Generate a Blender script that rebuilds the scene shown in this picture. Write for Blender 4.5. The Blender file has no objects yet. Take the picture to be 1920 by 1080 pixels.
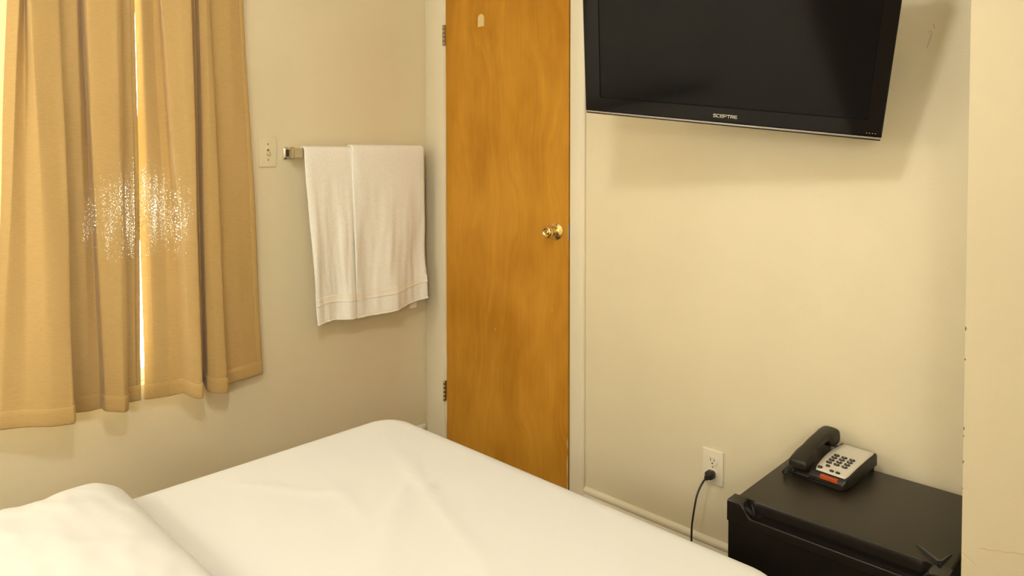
import bpy, bmesh, math, random
from math import sin, cos, pi, radians, sqrt, exp
from mathutils import Vector, Matrix, noise
random.seed(4)
S = bpy.context.scene
COL = S.collection

# ------------------------------------------------------------ camera, world, exposure
cd = bpy.data.cameras.new('camera'); cam = bpy.data.objects.new('camera', cd); COL.objects.link(cam)
S.camera = cam
cam.location = (2.56494, -2.1, 1.35)
cam.rotation_euler = (radians(90 - 1.583), 0, radians(43.9))
cd.sensor_width = 36; cd.lens = 1339 / 1920 * 36
cd.shift_y = (327 - 540) / 1920
cd.clip_start = 0.02
W = bpy.data.worlds.new('world'); S.world = W; W.use_nodes = True
bg = W.node_tree.nodes['Background']
bg.inputs['Color'].default_value = (0.80, 0.90, 1.0, 1); bg.inputs['Strength'].default_value = 26.0
S.view_settings.view_transform = 'Standard'; S.view_settings.look = 'None'
S.view_settings.gamma = 1; S.view_settings.use_curve_mapping = False
S.view_settings.exposure = 0.0
LAMP_STRENGTH = 107.0      # opal globe on the ceiling
SHADE_STRENGTH = 42.0      # two standing lamps behind the camera, the right one added as fill
LAMP_COLOR = (1.0, 0.995, 0.96)

# ------------------------------------------------------------ materials
def mat(name, color, rough=0.5, metal=0.0, spec=0.5, coat=0.0):
    m = bpy.data.materials.new(name); m.use_nodes = True
    b = m.node_tree.nodes['Principled BSDF']
    b.inputs['Base Color'].default_value = (*color, 1); b.inputs['Roughness'].default_value = rough
    b.inputs['Metallic'].default_value = metal; b.inputs['Specular IOR Level'].default_value = spec
    b.inputs['Coat Weight'].default_value = coat
    return m
class NT:
    def __init__(s, m): s.t = m.node_tree; s.n = s.t.nodes; s.b = s.n['Principled BSDF']; s.out = s.n['Material Output']
    def new(s, k, **kw):
        n = s.n.new(k)
        for a, v in kw.items():
            if a.startswith('i_'): n.inputs[a[2:].replace('_', ' ')].default_value = v
            else: setattr(n, a, v)
        return n
    def link(s, a, b): s.t.links.new(a, b)
    def coords(s, scale=(1, 1, 1), rot=(0, 0, 0), kind='Object'):
        tc = s.new('ShaderNodeTexCoord'); mp = s.new('ShaderNodeMapping')
        mp.inputs['Scale'].default_value = scale; mp.inputs['Rotation'].default_value = rot
        s.link(tc.outputs[kind], mp.inputs['Vector']); return mp.outputs['Vector']
    def noise(s, scale, detail=3, rough=0.5, vec=None, dist=0.0):
        n = s.new('ShaderNodeTexNoise', i_Scale=scale, i_Detail=detail, i_Roughness=rough, i_Distortion=dist)
        if vec is None: vec = s.coords()
        s.link(vec, n.inputs['Vector']); return n.outputs['Fac']
    def ramp(s, fac, stops):
        r = s.new('ShaderNodeValToRGB'); el = r.color_ramp.elements
        while len(el) < len(stops): el.new(0.5)
        for e, (p, c) in zip(el, stops):
            e.position = p; e.color = (*c, 1) if len(c) == 3 else c
        s.link(fac, r.inputs['Fac']); return r.outputs['Color']
    def mix(s, fac, a, b, kind='MIX'):
        n = s.new('ShaderNodeMix', data_type='RGBA', blend_type=kind)
        for sock, v in ((n.inputs[0], fac), (n.inputs[6], a), (n.inputs[7], b)):
            if hasattr(v, 'links'): s.link(v, sock)
            else: sock.default_value = v if isinstance(v, (int, float)) else (*v, 1)
        return n.outputs[2]
    def math(s, op, a, b=0.0, clamp=False):
        n = s.new('ShaderNodeMath', operation=op, use_clamp=clamp)
        for k, v in enumerate((a, b)):
            if hasattr(v, 'links'): s.link(v, n.inputs[k])
            else: n.inputs[k].default_value = v
        return n.outputs[0]
    def bump(s, h, strength=0.3, dist=0.002):
        n = s.new('ShaderNodeBump', i_Strength=strength, i_Distance=dist)
        s.link(h, n.inputs['Height']); s.link(n.outputs['Normal'], s.b.inputs['Normal'])

def paint(name, c, dirt=0.06, bump=0.25, rough=0.42):
    m = mat(name, c, rough, spec=0.35); t = NT(m)
    f = t.noise(2.3, 4, 0.6); col = t.ramp(f, [(0.3, tuple(x * (1 - dirt) for x in c)), (0.7, c)])
    sm = t.noise(9, 6, 0.65, t.coords((1, 1, 0.35)), 0.6)
    smf = t.ramp(sm, [(0.62, (0, 0, 0)), (0.80, (0.35, 0.35, 0.35))])
    col = t.mix(smf, col, tuple(x * 0.88 for x in c))
    t.link(col, t.b.inputs['Base Color'])
    h = t.math('ADD', t.noise(260, 3, 0.6), t.math('MULTIPLY', t.noise(14, 3), 1.6))
    t.bump(h, bump, 0.0012)
    return m
WALLC = (0.795, 0.70, 0.485)
M_wall = paint('cream_wall_paint', WALLC, 0.05, 0.4)
M_trim = paint('cream_gloss_trim_paint', (0.80, 0.72, 0.54), 0.06, 0.25, 0.3)
M_ceil = paint('ceiling_white_paint', (0.90, 0.87, 0.78), 0.03, 0.3, 0.8)
M_floor = mat('brown_floor_boards', (0.12, 0.06, 0.03), 0.4)
t = NT(M_floor); v = t.coords((1.2, 14, 1))
t.link(t.ramp(t.noise(2, 6, 0.6, v), [(0.3, (0.06, 0.03, 0.015)), (0.7, (0.14, 0.075, 0.035))]), t.b.inputs['Base Color'])

M_wood = mat('honey_birch_veneer', (0.6, 0.28, 0.02), 0.42, spec=0.18, coat=0.0); t = NT(M_wood)
warp = t.noise(1.7, 2, 0.5, t.coords((2.2, 1, 0.8)))
v0 = t.coords((1, 1, 1))
comb = t.new('ShaderNodeVectorMath', operation='ADD')
sep = t.new('ShaderNodeCombineXYZ'); t.link(t.math('MULTIPLY', warp, 0.42), sep.inputs[0]); t.link(v0, comb.inputs[0]); t.link(sep.outputs[0], comb.inputs[1])
mp = t.new('ShaderNodeMapping'); mp.inputs['Scale'].default_value = (26, 1, 1.1); t.link(comb.outputs[0], mp.inputs['Vector'])
g1 = t.noise(1.0, 4, 0.6, mp.outputs['Vector'], 0.3)
g2 = t.noise(1.0, 3, 0.6, t.coords((190, 1, 3.5)))
blot = t.noise(2.6, 3, 0.55, t.coords((1.8, 1, 0.9)))
c = t.ramp(g1, [(0.30, (0.42, 0.180, 0.010)), (0.5, (0.53, 0.245, 0.020)), (0.70, (0.62, 0.305, 0.030))])
c = t.mix(0.35, c, t.ramp(g2, [(0.35, (0.40, 0.165, 0.012)), (0.65, (0.62, 0.30, 0.04))]))
c = t.mix(0.42, c, t.ramp(blot, [(0.35, (0.36, 0.145, 0.006)), (0.62, (0.66, 0.33, 0.04))]))
sp = t.ramp(t.noise(38, 2, 0.5, t.coords((1, 1, 0.6))), [(0.76, (0, 0, 0)), (0.79, (0.6, 0.6, 0.6))])
c = t.mix(sp, c, (0.66, 0.36, 0.10))
t.link(c, t.b.inputs['Base Color']); t.bump(g2, 0.12, 0.0006)

def fabric():
    m = mat('tan_curtain_cotton', (0.62, 0.40, 0.155), 0.75, spec=0.15); t = NT(m)
    t.b.inputs['Sheen Weight'].default_value = 0.25; t.b.inputs['Sheen Roughness'].default_value = 0.4
    wv = t.noise(1, 3, 0.7, t.coords((600, 900, 40))); wh = t.noise(1, 3, 0.7, t.coords((40, 60, 1100)))
    w = t.math('ADD', wv, wh)
    slub = t.noise(1, 2, 0.6, t.coords((30, 60, 500)))
    c = t.ramp(t.noise(3, 3, 0.5, t.coords((1, 1, 0.4))), [(0.3, (0.50, 0.325, 0.118)), (0.7, (0.56, 0.375, 0.146))])
    c = t.mix(0.3, c, t.ramp(slub, [(0.35, (0.46, 0.30, 0.110)), (0.65, (0.59, 0.41, 0.18))]))
    t.link(c, t.b.inputs['Base Color']); t.bump(w, 0.35, 0.0008)
    # thin cloth: a little light passes, and the worn middle is full of pinholes
    tr = t.new('ShaderNodeBsdfTranslucent'); tr.inputs['Color'].default_value = (0.72, 0.46, 0.19, 1)
    mx = t.new('ShaderNodeMixShader'); mx.inputs[0].default_value = 0.006
    t.link(t.b.outputs[0], mx.inputs[1]); t.link(tr.outputs[0], mx.inputs[2])
    tp = t.new('ShaderNodeBsdfTransparent'); tp.inputs[0].default_value = (0.19, 0.15, 0.095, 1)
    hol = t.noise(1, 2, 0.75, t.coords((1, 640, 190)))
    streak = t.noise(1, 2, 0.5, t.coords((1, 75, 5)))
    tc = t.new('ShaderNodeTexCoord'); sx = t.new('ShaderNodeSeparateXYZ'); t.link(tc.outputs['Object'], sx.inputs[0])
    dy = t.math('DIVIDE', t.math('SUBTRACT', sx.outputs[1], -1.26), 0.20)
    dz = t.math('DIVIDE', t.math('SUBTRACT', sx.outputs[2], 1.16), 0.19)
    r2 = t.math('ADD', t.math('POWER', t.math('ABSOLUTE', dy), 2.0), t.math('POWER', t.math('ABSOLUTE', dz), 2.0))
    wear = t.math('SUBTRACT', 1.0, r2, True)
    below = t.math('GREATER_THAN', sx.outputs[2], 1.012)
    thr = t.math('ADD', t.math('MULTIPLY', wear, 0.15), t.math('MULTIPLY', streak, 0.34))
    h = t.math('GREATER_THAN', t.math('ADD', hol, thr), 0.905)
    h = t.math('MULTIPLY', t.math('MULTIPLY', h, t.math('GREATER_THAN', wear, 0.02)), below)
    h = t.math('MULTIPLY', h, 0.9)
    m2 = t.new('ShaderNodeMixShader'); t.link(h, m2.inputs[0]); t.link(mx.outputs[0], m2.inputs[1]); t.link(tp.outputs[0], m2.inputs[2])
    t.link(m2.outputs[0], t.out.inputs['Surface'])
    return m
M_curtain = fabric()

M_terry = mat('white_terry', (0.93, 0.90, 0.82), 0.95, spec=0.1); t = NT(M_terry)
t.b.inputs['Sheen Weight'].default_value = 0.3
n1 = t.noise(420, 2, 0.7); n2 = t.noise(110, 3, 0.7)
t.bump(t.math('ADD', n1, n2), 0.45, 0.003)
t.link(t.ramp(n2, [(0.3, (0.92, 0.885, 0.79)), (0.65, (0.97, 0.95, 0.88))]), t.b.inputs['Base Color'])
M_dobby = mat('white_flat_woven_border', (0.92, 0.87, 0.76), 0.8, spec=0.2); t = NT(M_dobby)
wv = t.new('ShaderNodeTexWave', i_Scale=45.0, bands_direction='Z'); t.link(t.coords(), wv.inputs['Vector']); t.bump(wv.outputs['Fac'], 0.3, 0.001)
M_sheet = mat('white_cotton_sheet', (0.685, 0.675, 0.635), 0.8, spec=0.15); t = NT(M_sheet)
t.b.inputs['Sheen Weight'].default_value = 0.15
t.bump(t.math('ADD', t.math('MULTIPLY', t.noise(2.6, 3, 0.55, t.coords((1, 1.7, 1)), 0.4), 5.0), t.noise(24, 2, 0.5)), 0.14, 0.004)
M_box = mat('grey_ticking', (0.5, 0.48, 0.42), 0.9); NT(M_box).bump(NT(M_box).noise(300), 0.3)
M_legdark = mat('dark_plastic_leg', (0.02, 0.02, 0.02), 0.4)

def black(name, c, rough, bump=0.0, scale=500, coat=0.0, spec=0.5):
    m = mat(name, c, rough, coat=coat, spec=spec); t = NT(m)
    f = t.noise(3, 3); t.link(t.ramp(f, [(0.3, tuple(x * 0.85 for x in c)), (0.7, c)]), t.b.inputs['Base Color'])
    if bump: t.bump(t.noise(scale, 2, 0.5), bump, 0.0006)
    return m
M_bezel = black('gloss_black_bezel', (0.008, 0.007, 0.006), 0.06, spec=0.25)
M_screen = black('dark_screen_glass', (0.006, 0.0055, 0.005), 0.10, spec=0.2)
M_tvback = black('matt_black_housing', (0.02, 0.02, 0.02), 0.5, 0.3)
M_fridgetop = black('black_pebbled_steel', (0.019, 0.014, 0.008), 0.42, 0.35, 900)
M_fridge = black('satin_black_door', (0.007, 0.0055, 0.004), 0.28, 0.1, 700, spec=0.3)
M_trimblack = black('gloss_black_plastic_trim', (0.008, 0.006, 0.005), 0.18, spec=0.35)
M_phone = black('charcoal_phone_plastic', (0.014, 0.011, 0.007), 0.40, 0.3, 1500, spec=0.4)
M_phone2 = black('black_phone_plastic', (0.012, 0.010, 0.008), 0.35)
M_cord = black('black_cord_rubber', (0.012, 0.010, 0.008), 0.4)
M_plate = mat('pale_phone_faceplate', (0.68, 0.63, 0.53), 0.4); t = NT(M_plate); t.bump(t.noise(60), 0.05)
M_digit = mat('white_print', (0.8, 0.76, 0.66), 0.5)
M_lens = mat('red_message_lens', (0.42, 0.065, 0.010), 0.3, spec=0.3); t = NT(M_lens); t.bump(t.noise(80), 0.1)
def metal(name, c, rough, sc=60):
    m = mat(name, c, rough, 1.0); t = NT(m)
    t.link(t.math('ADD', t.math('MULTIPLY', t.noise(sc, 3), 0.14), rough - 0.05), t.b.inputs['Roughness']); return m
M_silver = metal('silver_strip', (0.50, 0.45, 0.40), 0.35)
M_logo = mat('silver_logo_print', (0.75, 0.70, 0.60), 0.35, 0.3)
M_chrome = metal('worn_chrome', (0.72, 0.68, 0.58), 0.16)
M_brass = metal('polished_brass', (0.86, 0.66, 0.30), 0.13)
M_brasstip = metal('old_brass_tip', (0.50, 0.30, 0.08), 0.35)
M_hinge = metal('tarnished_hinge', (0.42, 0.35, 0.22), 0.38, 200)
M_almond = mat('almond_cover_plastic', (0.78, 0.69, 0.47), 0.3); t = NT(M_almond); t.bump(t.noise(40), 0.03)
M_ivory = mat('ivory_cover_plastic', (0.84, 0.76, 0.58), 0.3); t = NT(M_ivory); t.bump(t.noise(40), 0.03)
M_hole = mat('dark_slot', (0.03, 0.02, 0.01), 0.7)
M_patch = mat('pale_adhesive_patch', (0.72, 0.55, 0.25), 0.5); t = NT(M_patch); t.bump(t.noise(90), 0.3)
M_chip = mat('paint_chip_plaster', (0.16, 0.11, 0.05), 0.9); t = NT(M_chip); t.bump(t.noise(200), 0.4)
M_chipl = mat('bare_pale_wood_chip', (0.72, 0.60, 0.40), 0.8); t = NT(M_chipl); t.bump(t.noise(200), 0.4)
M_tag = mat('white_satin_tag', (0.84, 0.80, 0.70), 0.5)
M_pvc = mat('white_window_frame', (0.8, 0.8, 0.78), 0.4); t = NT(M_pvc); t.bump(t.noise(50), 0.05)
M_glass = bpy.data.materials.new('window_glass'); M_glass.use_nodes = True
t = M_glass.node_tree; t.nodes.remove(t.nodes['Principled BSDF'])
tp = t.nodes.new('ShaderNodeBsdfTransparent'); tp.inputs[0].default_value = (0.95, 0.97, 0.97, 1)
gl = t.nodes.new('ShaderNodeBsdfGlossy'); gl.inputs['Roughness'].default_value = 0.02
fr = t.nodes.new('ShaderNodeFresnel'); fr.inputs[0].default_value = 1.45
mx = t.nodes.new('ShaderNodeMixShader'); t.links.new(fr.outputs[0], mx.inputs[0]); t.links.new(tp.outputs[0], mx.inputs[1]); t.links.new(gl.outputs[0], mx.inputs[2])
t.links.new(mx.outputs[0], t.nodes['Material Output'].inputs['Surface'])
M_lamp = bpy.data.materials.new('lit_opal_glass'); M_lamp.use_nodes = True
t = M_lamp.node_tree; t.nodes.remove(t.nodes['Principled BSDF']); em = t.nodes.new('ShaderNodeEmission')
em.inputs[0].default_value = (*LAMP_COLOR, 1); em.inputs[1].default_value = LAMP_STRENGTH
t.links.new(em.outputs[0], t.nodes['Material Output'].inputs['Surface'])

M_shade = M_lamp.copy(); M_shade.name = 'fill_lamp_shade'; M_shade.node_tree.nodes['Emission'].inputs[1].default_value = SHADE_STRENGTH

M_shade_dim = M_shade.copy(); M_shade_dim.name = 'dimmer_lit_shade'; M_shade_dim.node_tree.nodes['Emission'].inputs[1].default_value = SHADE_STRENGTH * 0.62

# ------------------------------------------------------------ mesh helpers
def obj(name, bm, m, parent=None, smooth=False, autosm=None):
    me = bpy.data.meshes.new(name); bmesh.ops.recalc_face_normals(bm, faces=bm.faces[:]); bm.to_mesh(me); bm.free()
    for x in (m if isinstance(m, (list, tuple)) else [m]): me.materials.append(x)
    if smooth or autosm:
        for p in me.polygons: p.use_smooth = True
    if autosm: me.set_sharp_from_angle(angle=radians(autosm))
    o = bpy.data.objects.new(name, me); COL.objects.link(o)
    if parent: o.parent = parent
    return o
def box(bm, x0, x1, y0, y1, z0, z1, bev=0.0, seg=2, M=None):
    r = bmesh.ops.create_cube(bm, size=1)['verts']
    for v in r: v.co = Vector((x0 + (v.co.x + .5) * (x1 - x0), y0 + (v.co.y + .5) * (y1 - y0), z0 + (v.co.z + .5) * (z1 - z0)))
    if bev:
        e = list({e for v in r for e in v.link_edges})
        r = bmesh.ops.bevel(bm, geom=e, offset=bev, segments=seg, affect='EDGES', profile=0.5)['verts']
        r = list({v for v in r})
    if M is not None: bmesh.ops.transform(bm, matrix=M, verts=r)
    return r
def B(*a, **k): bm = bmesh.new(); box(bm, *a, **k); return bm
def tube(bm, pts, rad, seg=12, cap=True):
    pts = [Vector(p) for p in pts]; rings = []; n = len(pts)
    rads = rad if isinstance(rad, (list, tuple)) else [rad] * n
    up = None
    for i, p in enumerate(pts):
        d = (pts[min(i + 1, n - 1)] - pts[max(i - 1, 0)]).normalized()
        if up is None: up = d.orthogonal().normalized()
        up = (up - d * up.dot(d)).normalized(); s = d.cross(up)
        rings.append([bm.verts.new(p + (up * cos(2 * pi * k / seg) + s * sin(2 * pi * k / seg)) * rads[i]) for k in range(seg)])
    for a, b in zip(rings, rings[1:]):
        for k in range(seg): bm.faces.new((a[k], a[(k + 1) % seg], b[(k + 1) % seg], b[k]))
    if cap: bm.faces.new(rings[0][::-1]); bm.faces.new(rings[-1])
def lathe(bm, prof, axis, origin, seg=32):
    # prof: list of (distance along axis, radius)
    ax = Vector(axis).normalized(); o = Vector(origin)
    pts = [o + ax * a for a, r in prof]
    up = ax.orthogonal().normalized(); s = ax.cross(up); rings = []
    for (a, r), p in zip(prof, pts):
        r = max(r, 1e-5)
        rings.append([bm.verts.new(p + (up * cos(2 * pi * k / seg) + s * sin(2 * pi * k / seg)) * r) for k in range(seg)])
    for a, b in zip(rings, rings[1:]):
        for k in range(seg): bm.faces.new((a[k], a[(k + 1) % seg], b[(k + 1) % seg], b[k]))
    bm.faces.new(rings[0][::-1]); bm.faces.new(rings[-1])
def loft(bm, secs, cap=True, closed=True):
    rings = [[bm.verts.new(p) for p in s] for s in secs]
    n = len(rings[0])
    for a, b in zip(rings, rings[1:]):
        for k in range(n if closed else n - 1): bm.faces.new((a[k], a[(k + 1) % n], b[(k + 1) % n], b[k]))
    if cap and closed: bm.faces.new(rings[0][::-1]); bm.faces.new(rings[-1])
def grid(bm, P):
    V = [[bm.verts.new(p) for p in row] for row in P]
    for a, b in zip(V, V[1:]):
        for k in range(len(a) - 1): bm.faces.new((a[k], a[k + 1], b[k + 1], b[k]))
    return V
def empty(name, loc=(0, 0, 0), label=None, cat=None, kind=None, group=None):
    o = bpy.data.objects.new(name, None); COL.objects.link(o); o.location = loc; o.empty_display_size = 0.05
    tag(o, label, cat, kind, group); return o
def tag(o, label=None, cat=None, kind=None, group=None):
    for k, v in (('label', label), ('category', cat), ('kind', kind), ('group', group)):
        if v: o[k] = v
    return o
def smooth(a, b, x):
    x = max(0, min(1, (x - a) / (b - a))); return x * x * (3 - 2 * x)
def struct(name, bm, m, label, cat, **k): return tag(obj(name, bm, m, **k), label, cat, 'structure')

# ------------------------------------------------------------ the room
ZC = 2.45
XR = 3.7; YF = -3.6; XJ = 2.2445; YJ = -0.5
bm = bmesh.new(); box(bm, -0.14, XR + .1, YF - .1, 0.16, -0.08, 0)
struct('floor', bm, M_floor, 'dark brown floor, hidden below the bed and fridge', 'floor')
bm = bmesh.new(); box(bm, -0.14, XR + .1, YF - .1, 0.16, ZC, ZC + .08)
struct('ceiling', bm, M_ceil, 'pale ceiling above the room', 'ceiling')
WY0, WY1, WZ0, WZ1 = -1.60, -0.99, 0.57, 2.08
bm = bmesh.new()
box(bm, -.14, 0, YF - .1, WY0, 0, ZC); box(bm, -.14, 0, WY1, 0.16, 0, ZC)
box(bm, -.14, 0, WY0, WY1, 0, WZ0); box(bm, -.14, 0, WY0, WY1, WZ1, ZC)
struct('wall_left', bm, M_wall, 'cream painted left wall behind curtain and towel', 'wall')
DX0, DX1, DZ = 0.141, 0.8585, 2.14
bm = bmesh.new()
box(bm, 0, DX0, 0, 0.16, 0, ZC); box(bm, DX1, XR + .1, 0, 0.16, 0, ZC); box(bm, DX0, DX1, 0, 0.16, DZ, ZC)
box(bm, DX0, DX1, 0.10, 0.16, 0, DZ)
wb = struct('wall_back', bm, M_wall, 'cream painted back wall with the door and television', 'wall')
JA = radians(35)      # the jutting face runs back from its corner edge at this angle
bm = bmesh.new(); xj2 = XJ + (-YJ - .0005) / math.tan(JA)
loft(bm, [[Vector((x, y, z)) for x, y in ((XJ, YJ), (xj2, -.0005), (XJ, -.0005))] for z in (0, ZC)])
M_wall2 = paint('cream_wall_paint_dimmed', tuple(c * .82 for c in WALLC), 0.05, 0.4)  # dimness of the jutting face put into its paint colour
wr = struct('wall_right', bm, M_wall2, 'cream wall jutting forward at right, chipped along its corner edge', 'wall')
bm = bmesh.new(); box(bm, XR, XR + .1, YF, -.0005, 0, ZC)
struct('wall_side', bm, M_wall, 'cream side wall beside the camera', 'wall')
bm = bmesh.new(); box(bm, 0, XR, YF - .1, YF, 0, ZC)
struct('wall_front', bm, M_wall, 'cream wall behind the camera', 'wall')
# chips and scuffs on the jutting wall's corner
def chip(name, x0, x1, y, z0, z1, m, parent, jag=0.3):
    bm = bmesh.new(); n = 7; top = []; bot = []
    for i in range(n):
        f = i / (n - 1); z = z0 + (z1 - z0) * f
        w = (x1 - x0) * (0.35 + 0.65 * sin(pi * f)) ; j = (random.random() - .5) * (x1 - x0) * jag
        bot.append(Vector((x0 + j * .3, 0, z))); top.append(Vector((x0 + w + j, 0, z)))
    for k in range(n - 1):
        q = [bot[k], top[k], top[k + 1], bot[k + 1]]
        f0 = [bm.verts.new(p + Vector((0, y - .0006, 0))) for p in q]; f1 = [bm.verts.new(p + Vector((0, y + .0004, 0))) for p in q]
        bm.faces.new(f0); bm.faces.new(f1[::-1])
        for a in range(4): bm.faces.new((f0[a], f1[a], f1[(a + 1) % 4], f0[(a + 1) % 4]))
    return obj(name, bm, m, parent)
for z, h, w in ((1.013, .008, .0022), (0.953, .004, .002), (0.818, .007, .0016), (0.803, .004, .0012), (0.752, .006, .0016), (0.70, .002, .001)):
    chip('paint_chip', XJ - .0002, XJ + w, YJ, z - h / 2, z + h / 2, M_chip, wr)
def onjut(dx, z): return (XJ + dx * cos(JA), YJ + dx * sin(JA), z)
def scuff(pts, r, parent, name='scuff_mark', m=M_patch):
    bm = bmesh.new(); tube(bm, pts, r, 5); return obj(name, bm, m, parent)
M_scuff = mat('faint_brown_scuff', (0.50, 0.38, 0.18), 0.8)
scuff([onjut(.032 + k * .009, 0.583 - .0004 * k + .0012 * sin(k * 2.1)) for k in range(14)], 0.0006, wr, m=M_scuff)
scuff([onjut(.13, 0.745 + .012 * k) for k in range(4)], 0.0005, wr, m=M_scuff)
scuff([onjut(.002 + .0065 * k, 0.573 - .006 * k) for k in range(5)], 0.0004, wr, m=M_scuff)
# scratches on the back wall right of the television
M_pencil = mat('grey_scratch', (0.36, 0.29, 0.17), 0.8)
scuff([(2.050, 0, 1.668), (2.056, 0, 1.672), (2.057, 0, 1.662), (2.052, 0, 1.645), (2.047, 0, 1.628)], 0.0006, wb, m=M_pencil)
scuff([(2.061, 0, 1.690), (2.064, 0, 1.676)], 0.0006, wb, m=M_pencil)

# window behind the curtain
win = empty('window_1', (-0.07, (WY0 + WY1) / 2, WZ0), 'white framed window hidden behind the tan curtain', 'window', 'structure')
def P(o, parent): o.parent = parent; o.matrix_parent_inverse = Matrix.Translation(-parent.location); return o
bm = bmesh.new()
for a in ((WY0, WY0 + .04, WZ0, WZ1), (WY1 - .04, WY1, WZ0, WZ1), (WY0 + .04, WY1 - .04, WZ0, WZ0 + .045), (WY0 + .04, WY1 - .04, WZ1 - .045, WZ1), (WY0 + .04, WY1 - .04, 1.42, 1.46)):
    box(bm, -0.10, -0.05, a[0] + .0005, a[1] - .0005, a[2] + .0005, a[3] - .0005, 0.003, 1)
P(obj('window_frame', bm, M_pvc), win)
for z0, z1 in ((WZ0 + .045, 1.42), (1.46, WZ1 - .045)):
    P(obj('pane', B(-.077, -.073, WY0 + .04, WY1 - .04, z0, z1), M_glass), win)

# door
door = empty('door_1', (0.13, 0, 0), 'honey brown flush wooden door with brass knob', 'door', 'structure')
P(obj('door_slab', B(0.1525, 0.8545, -0.016, 0.019, 0.012, 2.125, 0.0015, 2), M_wood), door)
bm = bmesh.new()   # jambs and stops
box(bm, DX0, 0.1495, -0.014, 0.0995, 0, DZ - .0005); box(bm, 0.8575, DX1, -0.002, 0.0995, 0, DZ - .0005)
box(bm, DX0 + .006, 0.165, 0.021, 0.0995, 0, DZ - .001); box(bm, 0.838, 0.8575, 0.021, 0.0995, 0, DZ - .001)
box(bm, DX0 + .006, DX1 - .006, -0.002, 0.0995, 2.128, DZ - .001)
P(obj('door_jamb', bm, M_trim), door)
bm = bmesh.new()   # door-edge dark gap backing
for zc in (1.878, 0.292):
    hb = bmesh.new()
    box(hb, 0.1425, 0.1515, -0.0205, -0.0145, zc - .045, zc + .045, 0.0005, 1)
    h = P(obj('hinge', hb, M_hinge), door)
    for k in range(5):
        kb = bmesh.new(); z0 = zc - .045 + k * .018
        lathe(kb, [(0, .0035), (.001, .0052), (.0165, .0052), (.0175, .0035)], (0, 0, 1), (0.1470, -0.0245, z0), 14)
        obj('hinge_knuckle', kb, M_hinge, h, smooth=True)
bm.free()
ky, kx, kz = -0.016, 0.7945, 1.057
kb = bmesh.new(); lathe(kb, [(0, .034), (.003, .034), (.0045, .0325), (.006, .028), (.0085, .024), (.010, .0205), (.012, .019)], (0, -1, 0), (kx, ky, kz), 40)
knob = P(obj('knob_rose', kb, M_brass, autosm=50), door)
kb = bmesh.new(); lathe(kb, [(.010, .0135), (.016, .013), (.018, .0155), (.021, .0155), (.024, .0125), (.030, .0135), (.034, .0195), (.040, .0235), (.047, .0245), (.054, .0235), (.0585, .020), (.060, .0185), (.060, .0165), (.057, .0145), (.056, .010), (.056, .001)], (0, -1, 0), (kx, ky, kz), 40)
P(obj('door_knob', kb, M_brass, autosm=50), door)
kb = bmesh.new(); lathe(kb, [(.0555, .0085), (.0590, .0085), (.0600, .0075), (.0600, .001)], (0, -1, 0), (kx, ky, kz), 24)
box(kb, kx - .0045, kx + .0045, ky - .0635, ky - .0595, kz - .0015, kz + .0015, 0.0005, 1)
P(obj('privacy_button', kb, M_brass, autosm=40), door)
for dx, dz in ((.023, -.008), (.018, -.020)):
    kb = bmesh.new(); lathe(kb, [(0, .0038), (.0015, .0038), (.002, .003)], (0, -1, 0), (kx + dx, ky - .0045, kz + dz), 14)
    P(obj('rose_screw', kb, M_hole, smooth=True), door)
P(obj('latch_plate', B(0.8530, 0.8562, -0.0175, -0.005, kz - .030, kz + .030, 0.001, 1), M_silver), door)
# arch shaped patch left on the door, and chipped right edge
kb = bmesh.new(); ax, az, w = 0.379, 1.8880, 0.0185
out = [(-w, 0), (w, 0)] + [(w * cos(a), .034 + w * sin(a)) for a in [pi * k / 10 for k in range(11)]]
f0 = [kb.verts.new((ax + x, -0.0172, az + z)) for x, z in out]; f1 = [kb.verts.new((ax + x, -0.0158, az + z)) for x, z in out]
kb.faces.new(f0); kb.faces.new(f1[::-1])
for k in range(len(out)): kb.faces.new((f0[k], f0[(k + 1) % len(out)], f1[(k + 1) % len(out)], f1[k]))
pt = P(obj('arched_patch', kb, M_patch), door); pt['label'] = 'pale arched patch where a hook was'
for z, h, w, mm in ((.155, .05, .004, M_chipl), (.085, .04, .003, M_chipl), (.25, .02, .003, M_chipl)):
    c = chip('edge_chip', 0.8545, 0.8545 - w, -0.0162, z - h, z + h, mm, None); P(c, door)
for z, h in ((.53, .03), (.42, .05), (.20, .06)):
    c = chip('edge_chip', 0.1527, 0.1555, -0.0162, z - h, z + h, M_chipl, None); P(c, door)

# casings
def casing(x0, x1, inner_right):
    bm = bmesh.new()
    prof = [(x0, 0), (x0, -.010), (x0 + .004, -.0165), (x0 + .012, -.018), (x1 - .018, -.018), (x1 - .012, -.0155), (x1 - .008, -.013), (x1 - .003, -.012), (x1, -.009), (x1, 0)]
    if inner_right: prof = [(x0 + x1 - x, y) for x, y in prof][::-1]
    loft(bm, [[Vector((x, y, z)) for x, y in prof] for z in (0, 2.2)])
    return bm
struct('trim_1', casing(0.0005, 0.1405, True), M_trim, 'cream door casing between the room corner and the hinges', 'door casing', autosm=30)
struct('trim_2', casing(0.8590, 0.926, False), M_trim, 'cream door casing on the latch side, below the television', 'door casing', autosm=30)
bm = bmesh.new(); box(bm, 0.0005, 0.926, -0.018, 0, 2.2005, 2.27, 0.002)
struct('trim_3', bm, M_trim, 'cream head casing over the wooden door', 'door casing')
bbp = [(0, 0), (-.013, 0), (-.013, .072), (-.0118, .076), (-.0095, .079), (-.0095, .083), (-.012, .087), (-.0125, .092), (-.0105, .098), (-.006, .103), (0, .106)]
bm = bmesh.new(); loft(bm, [[Vector((x, a, b)) for a, b in bbp] for x in (0.9265, XJ - .0005)])
struct('baseboard_back', bm, M_trim, 'cream moulded baseboard under the electrical outlet', 'baseboard', autosm=25)
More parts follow.
